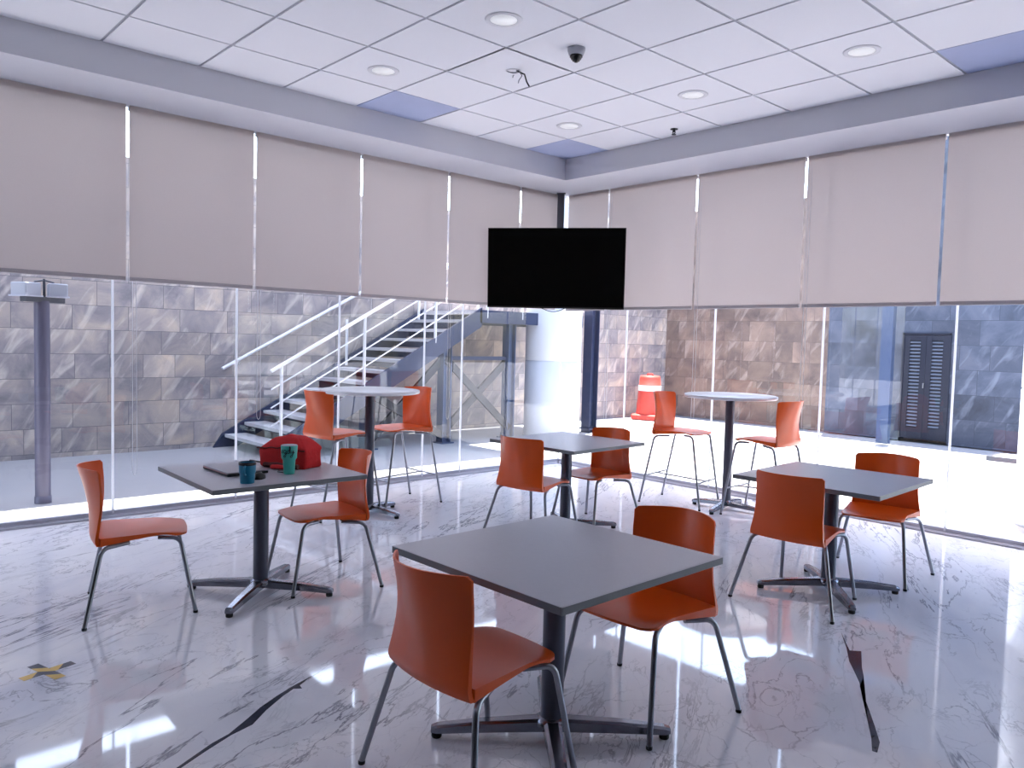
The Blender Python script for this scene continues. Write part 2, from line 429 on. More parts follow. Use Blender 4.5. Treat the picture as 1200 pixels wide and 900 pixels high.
# floor tracks below the glazing
def track(name, a, b, horiz):
    mb = MB(); L_ = b - a; m = (a + b) / 2
    for off, w, z0, z1 in ((0, .10, 0, .018), (.035, .05, .018, .052), (-.045, .012, .0, .024)):
        if horiz: mb.box((m, YG + .002 - .0 + off * .6, (z0 + z1) / 2), (L_, w, z1 - z0))
        else: mb.box((XG - .002 - off * .6, m, (z0 + z1) / 2), (w, L_, z1 - z0))
    return struct(mb.build(name, M['aluminium']))
track('baseboard_left', Y1, YG, False); track('baseboard_right', XG, X1, True)

# glazing panes with white joints
jl = [Y1, -8.1, -7.06, -6.02, -4.97, -3.924, -2.88, -1.827, -.777, -.250, YG]
for k in range(len(jl) - 1):
    a, b = jl[k], jl[k + 1]
    o = MB().box((XG, (a + b) / 2, (ZS + .05) / 2), (.012, b - a - .006, ZS - .05)).build('window_%d' % (k + 1), M['glass'])
    struct(o, 'clear floor to ceiling glass pane')
    if k: MB().box((XG, a, (ZS + .03) / 2), (.014, .017, ZS - .03)).build('joint_seal', M['seal'], o)
jr = [XG, -.274, .926, 2.121, 3.276, 4.45, 5.62, 6.8, 7.95, X1]
for k in range(len(jr) - 1):
    a, b = jr[k], jr[k + 1]
    o = MB().box(((a + b) / 2, YG, (ZS + .05) / 2), (b - a - .006, .012, ZS - .05)).build('window_%d' % (k + 11), M['glass'])
    struct(o, 'clear floor to ceiling glass pane')
    MB().box((a, YG, (ZS + .03) / 2), (.017, .014, ZS - .03)).build('joint_seal', M['seal'], o)

# walls behind the camera
def wall_band(name, axis, pos, a, b):
    mb = MB()
    def bx(u0, u1, z0, z1):
        if axis == 'y': mb.box(((u0 + u1) / 2, pos, (z0 + z1) / 2), (u1 - u0, .16, z1 - z0))
        else: mb.box((pos, (u0 + u1) / 2, (z0 + z1) / 2), (.16, u1 - u0, z1 - z0))
    m = (b - a)
    bx(a, b, 0, ZC)
    return struct(mb.build(name, M['back_wall']))
wall_band('wall_back', 'y', Y1 - .08, XG, X1)
wall_band('wall_side', 'x', X1 + .08, Y1, YG)

# ------------------------------------------------------------------ roller blinds
def blind(axis, a, b, zb, label, group, cord_at=None):
    g_ = .013
    L_ = b - a - 2 * g_; m = (a + b) / 2
    t = thing('roller_blind', label, 'blind', (XB, m, zb) if axis == 'x' else (m, YB, zb), PI / 2 if axis == 'x' else 0, group)
    H = ZS - zb
    MB().box((0, 0, H / 2 + .014), (L_, .003, H - .03)).build('fabric', M['blind'], t)
    MB().box((0, 0, .017), (L_, .012, .034), bev=.004).build('hem_bar', M['hem'], t)
    MB().tube([(-L_ / 2, .022, H - .026), (L_ / 2, .022, H - .026)], .019, 14).build('roller_tube', M['hem'], t)
    if cord_at is not None:
        z = cord_at
        s_ = 1 if axis == 'x' else -1
        u = -L_ / 2 + .03
        pts = [(u, -.02 if axis == 'y' else .02, H - .1), (u, -.02 if axis == 'y' else .02, z + .12)]
        y_ = -.02 if axis == 'y' else .02
        for k in range(11):
            aa = PI * k / 10
            pts.append((u + .018 - .018 * math.cos(aa), y_, z + .05 - .05 * math.sin(aa)))
        pts.append((u + .036, y_, z + .12)); pts.append((u + .022, y_, H - .1))
        MB().tube(pts, .0022, 6).build('bead_chain', M['cord'], t)
    return t
bl = [-8.25, -7.14, -6.03, -4.92, -3.821, -2.738, -1.625, -.52, .556, 1.20]
names_l = [None, None, None, 'roller blind at far left edge of left glass wall', 'roller blind behind the round post, second from left of frame', 'roller blind above the red bag, third from left',
           'roller blind above the lower end of the stair, fourth from left', 'roller blind just left of the television', 'narrow roller blind behind left part of television']
cords = {3: None, 4: -1.62, 5: -1.2, 6: None, 7: -1.3}
for k in range(len(bl) - 1):
    if names_l[k] is None:
        lab = 'roller blind on left glass wall beyond the frame'
        continue
    blind('x', bl[k], bl[k + 1], 1.967 - .002 * k, names_l[k] + ', pale beige fabric', 'roller blinds on the left glass wall', cords.get(k))
br_ = [-1.25, -.574, .668, 1.90, 3.136, 4.37, 5.6, 6.83, 8.06, 8.98]
names_r = ['narrow roller blind behind right part of television', 'roller blind just right of the television', 'roller blind above the round table by the barrel', 'roller blind above the dark stone panel', 'roller blind at right edge of frame above the louvred door']
for k in range(9):
    if k > 4: names_r.append(('first', 'second', 'third', 'last')[k - 5] + ' roller blind beyond the right edge of the frame')
    blind('y', br_[k], br_[k + 1], 1.945, names_r[k] + ', pale beige fabric', 'roller blinds on the right glass wall', {1: -1.45, 2: -1.3, 3: -1.4}.get(k))

# ------------------------------------------------------------------ ceiling fittings
def panel(i, j, label):
    x0, x1, y0, y1 = tile_rect(i, j)
    o = MB().box(((x0 + x1) / 2, (y0 + y1) / 2, ZC + .008), (x1 - x0 - .012, y1 - y0 - .012, .010)).build('ceiling_panel', M['tile_blue'])
    return tag(o, label, 'ceiling panel', 'blue grey ceiling panels')
panel(-1, -3, 'blue grey ceiling panel against the left ceiling drop')
panel(-1, 0, 'blue grey ceiling panel in the far corner above television')
panel(5, 0, 'blue grey ceiling panel at the upper right edge')
def downlight(x, y, label):
    t = thing('downlight', label, 'ceiling light', (x, y, ZC), 0, 'round recessed downlights')
    MB().lathe([(.088, -.006), (.118, -.006), (.122, -.002), (.122, .0), (.088, .0), (.088, -.006)], 40, cap=False).build('trim_ring', M['white_paint'], t)
    MB().lathe([(.0, -.004), (.088, -.004), (.088, .0)], 40).build('diffuser', M['lamp_emit'], t)
def emit(name, col, st):
    m, nt, N, L, b = new_mat(name)
    b.inputs['Base Color'].default_value = (.8, .8, .8, 1); b.inputs['Emission Color'].default_value = col; b.inputs['Emission Strength'].default_value = st
    tc = N.new('ShaderNodeTexCoord'); n = N.new('ShaderNodeTexNoise'); n.inputs['Scale'].default_value = 3
    L.new(tc.outputs['Object'], n.inputs['Vector']); mr = N.new('ShaderNodeMapRange'); mr.inputs['To Min'].default_value = .42; mr.inputs['To Max'].default_value = .46
    L.new(n.outputs['Fac'], mr.inputs[0]); L.new(mr.outputs[0], b.inputs['Roughness'])
    return m
M['lamp_emit'] = emit('opal_diffuser', (.9, .95, 1, 1), .28)
for x, y, l in ((1.746, -2.43, 'round white downlight nearest the top edge of the frame'), (.35, -2.44, 'round white downlight above third blind of left wall'),
                (3.14, -.35, 'round white downlight nearest the right edge'), (1.746, -.34, 'round white downlight between sprinkler and right edge downlight'),
                (.35, -.35, 'round white downlight nearest the far corner')):
    downlight(x, y, l)
# smoke dome
t = thing('dome_camera', 'small grey dome detector with black ribbed nose on ceiling', 'ceiling sensor', (1.746, -1.745, ZC))
MB().lathe([(0, .0), (.062, 0), (.062, -.018), (.052, -.046), (.046, -.05), (0, -.05)][::-1], 32).build('housing', M['grid'], t)
MB().lathe([(.0, -.098), (.012, -.097), (.016, -.09), (.026, -.088), (.026, -.078), (.036, -.076), (.036, -.064), (.045, -.062), (.045, -.05), (0, -.05)], 32).build('sensor_cap', M['black_plastic'], t)
t = thing('sprinkler', 'small black sprinkler head on ceiling near the right drop', 'sprinkler', (1.02, .40, ZC))
MB().lathe([(0, 0), (.036, 0), (.036, -.006), (.012, -.012), (.012, -.03), (.0, -.03)][::-1], 20).build('escutcheon', M['black_plastic'], t)
mb = MB().tube([(-.012, 0, -.012), (-.016, 0, -.035), (0, 0, -.05)], .004, 8).tube([(.012, 0, -.012), (.016, 0, -.035), (0, 0, -.05)], .004, 8)
mb.lathe([(0, -.056), (.022, -.056), (.022, -.050), (0, -.050)], 16); mb.build('deflector', M['black_plastic'], t)
t = thing('ceiling_cutout', 'round ceiling cut-out with loose dark wires hanging', 'ceiling fitting', (1.08, -1.74, ZC))
MB().lathe([(.055, -.001), (.060, -.003), (.060, .0), (.055, .012), (.052, .012), (.052, -.001), (.055, -.001)], 32, cap=False).build('rim', M['white_paint'], t)
MB().lathe([(0, .008), (.054, .008), (.054, .011), (0, .011)], 32).build('cover_disc', M['white_paint'], t)
MB().tube([(-.06, .06, -.004), (-.09, .075, -.006), (-.10, .09, -.004)], .004, 6).build('clip', M['grid'], t)
MB().tube([(.005, .03, .01), (.04, .04, -.012), (.075, .05, -.03), (.10, .05, -.09), (.125, .055, -.13)], .006, 8).build('wire', M['black_plastic'], t)
MB().tube([(.03, .035, -.005), (.07, .03, -.045), (.068, .0, -.085), (.072, -.01, -.11)], .004, 8).build('wire', M['grid'], t)

# ------------------------------------------------------------------ television in the corner
tv = thing('television', 'large black flat television switched off in the glass corner', 'television', (-.566, .443, 2.375), math.radians(37.2))
TW, TH = 1.55, .894
tilt = Matrix.Rotation(math.radians(3.7), 4, 'X')
MB().box(tilt @ Vector((0, .02, 0)), (TW, .035, TH), M=tilt).build('housing', M['black_plastic'], tv)
MB().box(tilt @ Vector((0, -.0015, .006)), (TW - .02, .008, TH - .03), M=tilt).build('screen', M['screen'], tv)
MB().box(tilt @ Vector((0, .055, -.12)), (.8, .05, .45), bev=.01, M=tilt).build('rear_cover', M['black_plastic'], tv)
mb = MB(); mb.box(tilt @ Vector((.1, .09, 0)), (.4, .02, .3), M=tilt); mb.build('wall_plate', M['dark_mullion'], tv)
# ceiling pole and arm in TV space
inv = (Matrix.Translation((-.566, .443, 2.375)) @ Matrix.Rotation(math.radians(37.2), 4, 'Z')).inverted()
pp = inv @ Vector((-1.215, 1.165, 0)); top = ZS - 2.375
mb = MB(); mb.box((pp.x, pp.y, (top - .25) / 2), (.085, .085, top + .25), rz=math.radians(8))
mb.box((pp.x, pp.y, top - .004), (.11, .11, .008), rz=math.radians(8)); mb.build('pole', M['dark_mullion'], tv)
MB().bar((pp.x, pp.y, 0), (.1, .095, 0), .06, .06).build('arm', M['dark_mullion'], tv)
cz = -TH / 2
MB().tube([(-.18 + .36 * k / 12 * .9, .04, cz + .02 - .055 * math.sin(PI * k / 12)) for k in range(13)], .005, 6).build('cable', M['black_plastic'], tv)

# ------------------------------------------------------------------ chairs
def smooth_clamp(x): return max(0.0, min(1.0, x))
def shell(kind, hs, ht, wt=.209, wb=.229, front=.205):
    """one moulded piece as thick sheet: kind 'seat' or 'back'"""
    nu, nv = 28, 22
    def P(u, v):
        e = 1 - u * u
        if kind == 'back':
            top = ht + .008 * e
            au = abs(u)
            if au > .93:
                q = (au - .93) / .07; top -= .014 * (1 - math.sqrt(max(0, 1 - q * q)))
            z = hs - .038 + (top - hs + .038) * v
            w = wb + (wt - wb) * math.sin(smooth_clamp(v / .5) * PI / 2) ** 1.2
            ye = -.226 + .026 * math.sin(PI * min(1, v * 1.1) * .62) - .010 * v * v
            sag = .030 + .082 * v ** 1.15
            y = ye - sag * e
            if v < .10: y += .016 * ((.10 - v) / .10) ** 2
            return Vector((u * w, y, z))
        else:
            e = 1 - u * u
            yr = -.212 - .030 * e
            yf = front + .004 + .014 * e
            au = abs(u)
            if au > .70:
                q = (au - .70) / .30; yf -= .052 * (1 - math.sqrt(max(0, 1 - q * q)))
            y = yr + (yf - yr) * v
            w = wb + (.196 - wb) * smooth_clamp(v / .7) if v < .7 else .196
            z = hs + .003 - .014 * e * math.sin(PI * min(1, v * 1.0)) + .006 * v
            if v > .68: z -= .016 * ((v - .68) / .32) ** 2
            return Vector((u * w, y, z))
    def thick(v): return (.018 - .009 * min(1, v * 2.0)) if kind == 'back' else (.044 - .033 * min(1, v * 1.15) ** .8)
    us = [-1 + 2 * i / nu for i in range(nu + 1)]
    us = [math.copysign(abs(u) ** .8, u) for u in us]
    vs_ = [j / nv for j in range(nv + 1)]
    top = []; bot = []
    for v in vs_:
        for u in us:
            p = P(u, v); d = 1e-3
            pu = P(min(1, u + d), v) - P(max(-1, u - d), v); pv = P(u, min(1, v + d)) - P(u, max(0, v - d))
            n = pu.cross(pv).normalized()
            if kind == 'back' and n.y > 0: n = -n
            if kind == 'seat' and n.z > 0: n = -n
            n = Vector((0, -1, 0)) if kind == 'back' else Vector((0, 0, -1))
            top.append(p); bot.append(p + n * thick(v))
    W = nu + 1
    fs = []; fb = []
    for j in range(nv):
        for i in range(nu):
            a = j * W + i
            fs.append((a, a + 1, a + W + 1, a + W)); fb.append((a, a + W, a + W + 1, a + 1))
    if kind == 'back': fs = [f[::-1] for f in fs]; fb = [f[::-1] for f in fb]
    mb = MB(); mb.add(top, fs, True); mb.add(bot, fb, True)
    loop = [i for i in range(W)] + [j * W + nu for j in range(1, nv + 1)] + [nv * W + i for i in range(nu - 1, -1, -1)] + [j * W for j in range(nv - 1, 0, -1)]
    rv = []; rf = []; n = len(loop)
    for q in loop: rv += [top[q], bot[q]]
    for k in range(n):
        a, b = 2 * k, 2 * ((k + 1) % n); rf.append((a, a + 1, b + 1, b))
    mb.add(rv, [f[::-1] for f in rf] if kind == 'back' else rf, False)
    return mb
def bend(pts, r=.035, n=6):
    """round the inner corners of a polyline"""
    P = [Vector(p) for p in pts]; out = [P[0]]
    for i in range(1, len(P) - 1):
        a = (P[i - 1] - P[i]); b = (P[i + 1] - P[i]); q = min(r, a.length * .45, b.length * .45)
        s_, e = P[i] + a.normalized() * q, P[i] + b.normalized() * q
        for k in range(n + 1):
            t = k / n; out.append(s_ * (1 - t) ** 2 + P[i] * 2 * t * (1 - t) + e * t * t)
    out.append(P[-1]); return out
def make_chair(name, hs, ht, rf, ry, ff, fy, rad, stool=False):
    t = thing(name, 'x', 'stool' if stool else 'chair')
    shell('seat', hs, ht).build('seat', M['orange'], t)
    shell('back', hs, ht).build('backrest', M['orange'], t)
    zt = hs - .030 - rad * .4; zr = hs - .046 - rad * .4
    for sx in (-1, 1):
        for rear in (True, False):
            if rear: pts = [(sx * .165, -.075, zr + .008), (sx * .228, -.205, zr), (sx * rf, ry, .012)]
            else: pts = [(sx * .150, .070, zt + .004), (sx * .196, .178, zt + .004), (sx * ff, fy, .012)]
            lg = MB().tube(bend(pts, .045), rad, 12).build('leg', M['chrome'], t)
            MB().lathe([(rad * 1.0, 0), (rad * 1.12, .002), (rad * 1.10, .013), (rad * 1.0, .014)], 12, c=pts[-1][:2] + (0,)).build('foot_cap', M['black_rubber'], lg)
    if stool:
        def at(sx, rear, z):
            a = Vector((sx * .228, -.205, zr)) if rear else Vector((sx * .196, .178, zt + .004)); b = Vector((sx * rf, ry, .012)) if rear else Vector((sx * ff, fy, .012))
            k = (z - a.z) / (b.z - a.z); return a + (b - a) * k
        zz = .27
        a, b, c, d = at(-1, True, zz), at(1, True, zz), at(-1, False, zz - .02), at(1, False, zz - .02)
        MB().tube([a, b], rad * .8, 10).build('stretcher', M['chrome'], t)
        MB().tube([c, d], rad * .8, 10).build('footrest', M['chrome'], t)
        MB().tube([(a + b) / 2, (c + d) / 2], rad * .8, 10).build('stretcher', M['chrome'], t)
    else:
        MB().box((0, -.02, hs - .030), (.20, .20, .010), bev=.003).build('mounting_plate', M['black_plastic'], t)
    return t
def place(o, x, y, deg, label, group):
    o.location = (x, y, 0); o.rotation_euler = (0, 0, math.radians(deg)); o['label'] = label; o['group'] = group
CH = [(3.568, -4.053, -.1, 'orange shell chair with back to camera at the front table'),
      (3.610, -3.193, 182.3, 'orange shell chair at far right side of the front table'),
      (1.032, -4.404, -16.2, 'orange shell chair seen side-on, leftmost, left of the table with the red bag'),
      (1.231, -3.417, 173.5, 'orange shell chair right of the table with the red bag'),
      (1.214, -1.490, 9.2, 'orange shell chair with back to camera at the middle square table'),
      (1.247, -.857, 180.6, 'orange shell chair on right side of the middle square table, facing camera'),
      (3.340, -1.270, 3.6, 'orange shell chair with back to camera at the right square table'),
      (3.411, -.352, 190.6, 'orange shell chair facing camera beyond the right square table')]
c0 = make_chair('dining_chair', .447, .806, .316, -.283, .240, .255, .0115)
kids = None
for k, (x, y, a, l) in enumerate(CH):
    o = c0 if k == 0 else dup(c0)
    place(o, x, y, a, l, 'orange dining chairs at the square tables')
s0 = make_chair('bar_stool', .717, 1.079, .244, -.340, .221, .286, .0105, True)
ST = [(-.408, -2.332, 3.5, 'tall orange stool left of the round table before the stair, back to camera'),
      (-.467, -1.689, 182.2, 'tall orange stool right of the round table before the stair'),
      (1.154, .571, -80.3, 'tall orange stool left of the round table near the traffic barrel'),
      (1.954, .678, 92.5, 'tall orange stool right of the round table, before the brown stone wall')]
for k, (x, y, a, l) in enumerate(ST):
    o = s0 if k == 0 else dup(s0)
    place(o, x, y, a, l, 'tall orange stools at the round tables')

# ------------------------------------------------------------------ tables
def star_base(t, n, R_, rc, ztop, a0, metal, colm):
    mb = MB().lathe([(rc, .05), (rc, ztop)], 28); mb.build('column', colm, t)
    MB().lathe([(rc + .022, .055), (rc + .022, .078), (rc + .004, .088), (rc + .001, .09)], 28).build('hub', metal, t)
    for k in range(n):
        a = a0 + 2 * PI * k / n; d = Vector((math.cos(a), math.sin(a), 0)); q = Vector((-d.y, d.x, 0))
        prof = [(.0, .038, .086, .040), (.12, .035, .084, .038), (.6, .028, .070, .030), (.95, .023, .052, .022), (1, .017, .044, .024)]
        vs = []; fs = []
        for s_, hw, zt, zb in prof:
            r = s_ * R_
            for w, z in ((-hw, zb), (hw, zb), (hw, zt - .008), (hw * .6, zt), (-hw * .6, zt), (-hw, zt - .008)):
                vs.append(d * r + q * w + Vector((0, 0, z)))
        m = 6
        for i in range(len(prof) - 1):
            for j in range(m):
                j2 = (j + 1) % m; fs.append((i * m + j, i * m + j2, (i + 1) * m + j2, (i + 1) * m + j))
        fs.append(tuple(reversed(range(m)))); fs.append(tuple(range((len(prof) - 1) * m, len(prof) * m)))
        f = MB().add(vs, fs).build('foot', metal, t)
        MB().lathe([(.018, 0), (.020, .004), (.020, .018), (.014, .026)], 14, c=d * (R_ - .022)).build('glide', M['black_rubber'], f)
def square_table(x, y, rz, base, label, R_=.445):
    t = thing('square_table', label, 'table', (x, y, 0), math.radians(rz), 'square grey pedestal tables')
    S_ = .905; th = .028
    mb = MB(); mb.box((0, 0, .74 - th / 2), (S_, S_, th), bev=.0015); mb.build('tabletop', M['laminate'], t)
    e = MB()
    for sx, sy, dx, dy in ((1, 0, .002, S_ - .002), (-1, 0, .002, S_ - .002), (0, 1, S_ - .002, .002), (0, -1, S_ - .002, .002)):
        e.box((sx * (S_ / 2 + .0005), sy * (S_ / 2 + .0005), .74 - th / 2), (dx, dy, th - .003))
    e.build('edge_band', M['laminate_edge'], t)
    MB().box((0, 0, .74 - th - .008), (.36, .36, .014), bev=.004).build('mounting_plate', M['black_plastic'], t)
    star_base(t, 4, R_, .044, .74 - th - .01, math.radians(base - rz), M['steel'], M['column_paint'])
square_table(3.555, -3.665, 1.0, 50, 'square grey pedestal table in the foreground centre', .47)
square_table(1.225, -3.80, -1.5, 43, 'square grey pedestal table carrying the red bag and cups')
square_table(1.205, -1.145, 3.0, 58, 'square grey pedestal table in the middle, behind the front table')
square_table(3.370, -.960, 2.5, 44, 'square grey pedestal table on the right, before the louvred door')
def round_table(x, y, base, label):
    t = thing('round_bar_table', label, 'table', (x, y, 0), 0, 'round bar-height tables')
    MB().lathe([(.0, 1.066), (.420, 1.066), (.428, 1.070), (.430, 1.076), (.430, 1.088), (.427, 1.094), (.420, 1.096), (0, 1.096)], 64).build('tabletop', M['white_laminate'], t)
    MB().lathe([(.0, 1.050), (.16, 1.050), (.16, 1.066), (0, 1.066)], 32).build('mounting_plate', M['black_plastic'], t)
    star_base(t, 4, .345, .042, 1.052, math.radians(base), M['steel'], M['column_paint'])
round_table(-.218, -2.153, 16, 'round pale bar-height table in front of the stair')
round_table(1.573, .692, 9, 'round pale bar-height table in front of the right stone wall')

# ------------------------------------------------------------------ things on the table with the bag
TZ = .7402
def tumbler(x, y):
    t = thing('tumbler', 'tall teal tumbler with dark handwritten letters in front of red bag', 'tumbler', (x, y, TZ))
    MB().lathe([(.0, 0), (.029, 0), (.031, .004), (.0355, .082), (.044, .094), (.0475, .165), (.046, .168), (.044, .167), (.042, .155), (.0, .152)], 40).build('body', M['teal'], t)
    MB().lathe([(.0, .166), (.044, .166), (.0445, .170), (.0, .172)], 40).build('lid', M['aluminium'], t)
    # script lettering on the side facing the room
    a0 = math.atan2(-5.814 - y, 5.631 - x)
    strokes = [
        [(-.034, .132), (-.031, .126), (-.030, .139), (-.026, .141)],
        [(-.010, .140), (-.016, .142), (-.021, .134), (-.016, .127), (-.010, .132), (-.009, .141), (-.010, .118), (-.016, .110), (-.021, .114), (-.013, .122), (-.004, .129)],
        [(.006, .138), (.000, .140), (-.003, .133), (.001, .127), (.006, .132), (.009, .150), (.006, .158), (.006, .134), (.010, .128)],
        [(.012, .140), (.012, .131), (.017, .129), (.022, .140), (.020, .122), (.015, .110), (.009, .112), (.016, .121), (.028, .132)]]
    mb = MB()
    for st in strokes:
        pts = []
        m = 5
        for i in range(len(st) - 1):
            p0 = st[max(0, i - 1)]; p1 = st[i]; p2 = st[i + 1]; p3 = st[min(len(st) - 1, i + 2)]
            for k in range(m):
                u = k / m
                q = [.5 * (2 * p1[c] + (p2[c] - p0[c]) * u + (2 * p0[c] - 5 * p1[c] + 4 * p2[c] - p3[c]) * u * u + (3 * p1[c] - p0[c] - 3 * p2[c] + p3[c]) * u ** 3) for c in (0, 1)]
                pts.append(q)
        pts.append(st[-1])
        P3 = []
        for s_, z in pts:
            s_ = s_ * 1.35 - .006; z = .133 + (z - .133) * 1.3
            r = .044 + (.0475 - .044) * (z - .094) / (.165 - .094) + .0006
            a = a0 + s_ / .046
            P3.append((r * math.cos(a), r * math.sin(a), z))
        mb.tube(P3, .0021, 6)
    mb.build('lettering', M['ink'], t)
tumbler(1.422, -3.722)
def mug(x, y):
    a0 = math.atan2(-5.814 - y, 5.631 - x) - .25
    t = thing('mug', 'petrol blue mug with side handle at near edge of table', 'mug', (x, y, TZ), a0)
    MB().lathe([(0, 0), (.036, 0), (.038, .003), (.0395, .05), (.044, .060), (.0455, .110), (.044, .113), (.0425, .110), (.040, .06), (.036, .012), (0, .010)], 40).build('body', M['blue_mug'], t)
    MB().lathe([(.0425, .100), (.0462, .100), (.0465, .114), (.0440, .1155), (.0425, .112)], 40, cap=False).build('rim', M['black_plastic'], t)
    MB().tube(bend([(.040, 0, .098), (.064, 0, .096), (.066, 0, .058), (.038, 0, .050)], .014), .005, 10).build('handle', M['blue_mug'], t)
mug(1.562, -4.035)
def laptop(x, y, rz):
    t = thing('laptop', 'closed grey laptop lying left of the mug', 'laptop', (x, y, TZ), math.radians(rz))
    MB().box((0, 0, .0075), (.35, .245, .013), bev=.003).build('base', M['laptop_edge'], t)
    MB().box((0, .002, .0185), (.352, .247, .009), bev=.003).build('screen_lid', M['laptop'], t)
    MB().box((0, -.1235, .0145), (.34, .003, .003)).build('front_edge', M['rose_edge'], t)
    for sx in (-1, 1):
        for sy in (-1, 1): MB().lathe([(.006, -.0), (.006, .002)], 10, c=(sx * .15, sy * .1, -.0)).build('rubber_foot', M['black_rubber'], t)
laptop(1.165, -3.935, 1)
t = thing('computer_mouse', 'small black computer mouse right of the blue mug', 'mouse', (1.475, -3.925, TZ), .8)
mb = MB(); n = 20; prof = []
vs = []; fs = []
for k in range(7):
    ph = PI / 2 * k / 6
    for i in range(n):
        a = 2 * PI * i / n; c = math.cos(ph) ** .6
        vs.append((.030 * c * math.cos(a), .050 * c * math.sin(a), .034 * math.sin(ph) * (1 - .15 * math.sin(a))))
for k in range(6):
    for i in range(n):
        j = (i + 1) % n; fs.append((k * n + i, k * n + j, (k + 1) * n + j, (k + 1) * n + i))
fs.append(tuple(reversed(range(n)))); mb.add(vs, fs, True); mb.build('shell', M['black_plastic'], t)
MB().tube([(0, .012, .0335), (0, .026, .030)], .004, 8).build('scroll_wheel', M['grid'], t)
cb = MB()
pts = []
for k in range(50):
    a = k * .5; r = .018 + .012 * math.sin(k * .37)
    pts.append((r * 1.6 * math.cos(a) + k * .0005, r * math.sin(a) + .012 * math.sin(k * .21), .004 + .004 * abs(math.sin(k * .9))))
o = cb.tube(pts, .003, 6).build('cable', M['black_plastic'], None, (1.36, -3.72, TZ)); tag(o, 'tangled thin black cable between mouse and red bag', 'cable')
t = thing('pen', 'short dark pen lying behind the blue mug', 'pen', (.93, -3.70, TZ + .006), .3)
MB().tube([(-.06, 0, 0), (.05, 0, 0), (.062, 0, 0)], [.005, .005, .002], 10).build('barrel', M['black_plastic'], t)
MB().box((-.035, 0, .007), (.04, .003, .002)).build('clip', M['chrome'], t)

def red_bag(x, y, rz):
    t = thing('red_bag', 'red fabric lunch bag lying on the table behind teal tumbler', 'bag', (x, y, TZ), math.radians(rz))
    # body: slumped soft box
    n, m = 40, 14; vs = []; fs = []
    def se(c, e): return math.copysign(abs(c) ** e, c)
    H = [(.0, .95), (.010, .98), (.05, .99), (.10, 1.0), (.122, 1.01), (.132, .97), (.152, .80), (.170, .62), (.177, .50), (.180, .0)]
    for z, k in H:
        for i in range(n):
            a = 2 * PI * i / n
            px = se(math.cos(a), .26) * .172 * k; py = se(math.sin(a), .30) * .100 * k
            wob = 1 + .025 * math.sin(3 * a + z * 40) + .02 * math.sin(7 * a - z * 60)
            zz = z * (1 + .07 * math.sin(px * 14 + 1.2)) - .014 * max(0, abs(px) / .178 - .45) * z / .17
            vs.append((px * wob, py * wob, max(0, zz)))
    for k in range(len(H) - 1):
        for i in range(n):
            j = (i + 1) % n; fs.append((k * n + i, k * n + j, (k + 1) * n + j, (k + 1) * n + i))
    fs.append(tuple(reversed(range(n))))
    b = MB().add(vs, fs, True).build('body', M['red_fabric'], t)
    # folded top flap
    fl = []; ff = []; a_, b_ = 16, 8
    for i in range(a_ + 1):
        for j in range(b_ + 1):
            u = -1 + 2 * i / a_; v = -1 + 2 * j / b_
            z = .197 - .036 * abs(u) ** 1.6 - .052 * max(0, v) ** 2 - .040 * max(0, -v) ** 2 + .006 * math.sin(u * 5)
            fl.append((u * .105 - .01, v * .085, z))
    for i in range(a_):
        for j in range(b_):
            q = i * (b_ + 1) + j; ff.append((q, q + b_ + 1, q + b_ + 2, q + 1))
    low = [(p[0], p[1], p[2] - .012) for p in fl]; W = len(fl)
    mb = MB(); mb.add(fl, ff, True); mb.add(low, [f[::-1] for f in ff], True)
    loop = [j for j in range(b_ + 1)] + [i * (b_ + 1) + b_ for i in range(1, a_ + 1)] + [a_ * (b_ + 1) + j for j in range(b_ - 1, -1, -1)] + [i * (b_ + 1) for i in range(a_ - 1, 0, -1)]
    rv = []; rf = []
    for q in loop: rv += [fl[q], low[q]]
    for k in range(len(loop)): a = 2 * k; c = 2 * ((k + 1) % len(loop)); rf.append((a, c, c + 1, a + 1))
    mb.add(rv, rf); mb.build('flap', M['red_fabric'], t)
    MB().tube([(-.172 + .344 * k / 20, -.102 - .003 * math.sin(k), .125 - .012 * abs(k - 10) / 10 + .003 * math.sin(k * 1.3)) for k in range(21)], .004, 6).build('zip', M['dark_red'], t)
    # straps bunched at the foot
    MB().tube([(-.10, -.122, .018), (-.05, -.135, .020), (0, -.130, .024), (.05, -.135, .020), (.09, -.125, .022), (.14, -.118, .018)], .016, 8).build('strap', M['dark_red'], t)
    MB().tube([(-.02, -.160, .0145), (.03, -.166, .020), (.08, -.155, .0145)], .013, 8).build('strap', M['red_fabric'], t)
red_bag(1.165, -3.585, 28)

# ------------------------------------------------------------------ hazard tape cross on the floor
t = thing('floor_tape', 'yellow and black tape cross stuck to the marble floor', 'tape', (1.683, -5.02, 0))
def strip(p, q, w, z, names):
    p = Vector((p[0], p[1], 0)); q = Vector((q[0], q[1], 0)); d = (q - p); L_ = d.length; d.normalize(); n = Vector((-d.y, d.x, 0))
    k = len(names)
    for i, c in enumerate(names):
        a = p + d * (L_ * i / k); b = p + d * (L_ * (i + 1) / k); sh = d * (w * .5)
        poly = [a - n * w / 2 - sh * (i > 0), b - n * w / 2 - sh * (i < k - 1), b + n * w / 2 + sh * (i < k - 1), a + n * w / 2 + sh * (i > 0)]
        MB().prism([(v.x, v.y) for v in poly], z, z + .0006).build('tape_strip', M[c], t)
strip((.03, -.105), (-.03, .115), .048, .0002, ['yellow_tape', 'dark_tape', 'yellow_tape', 'dark_tape'])
strip((-.105, -.035), (.115, .03), .048, .0011, ['dark_tape', 'yellow_tape', 'dark_tape', 'yellow_tape'])

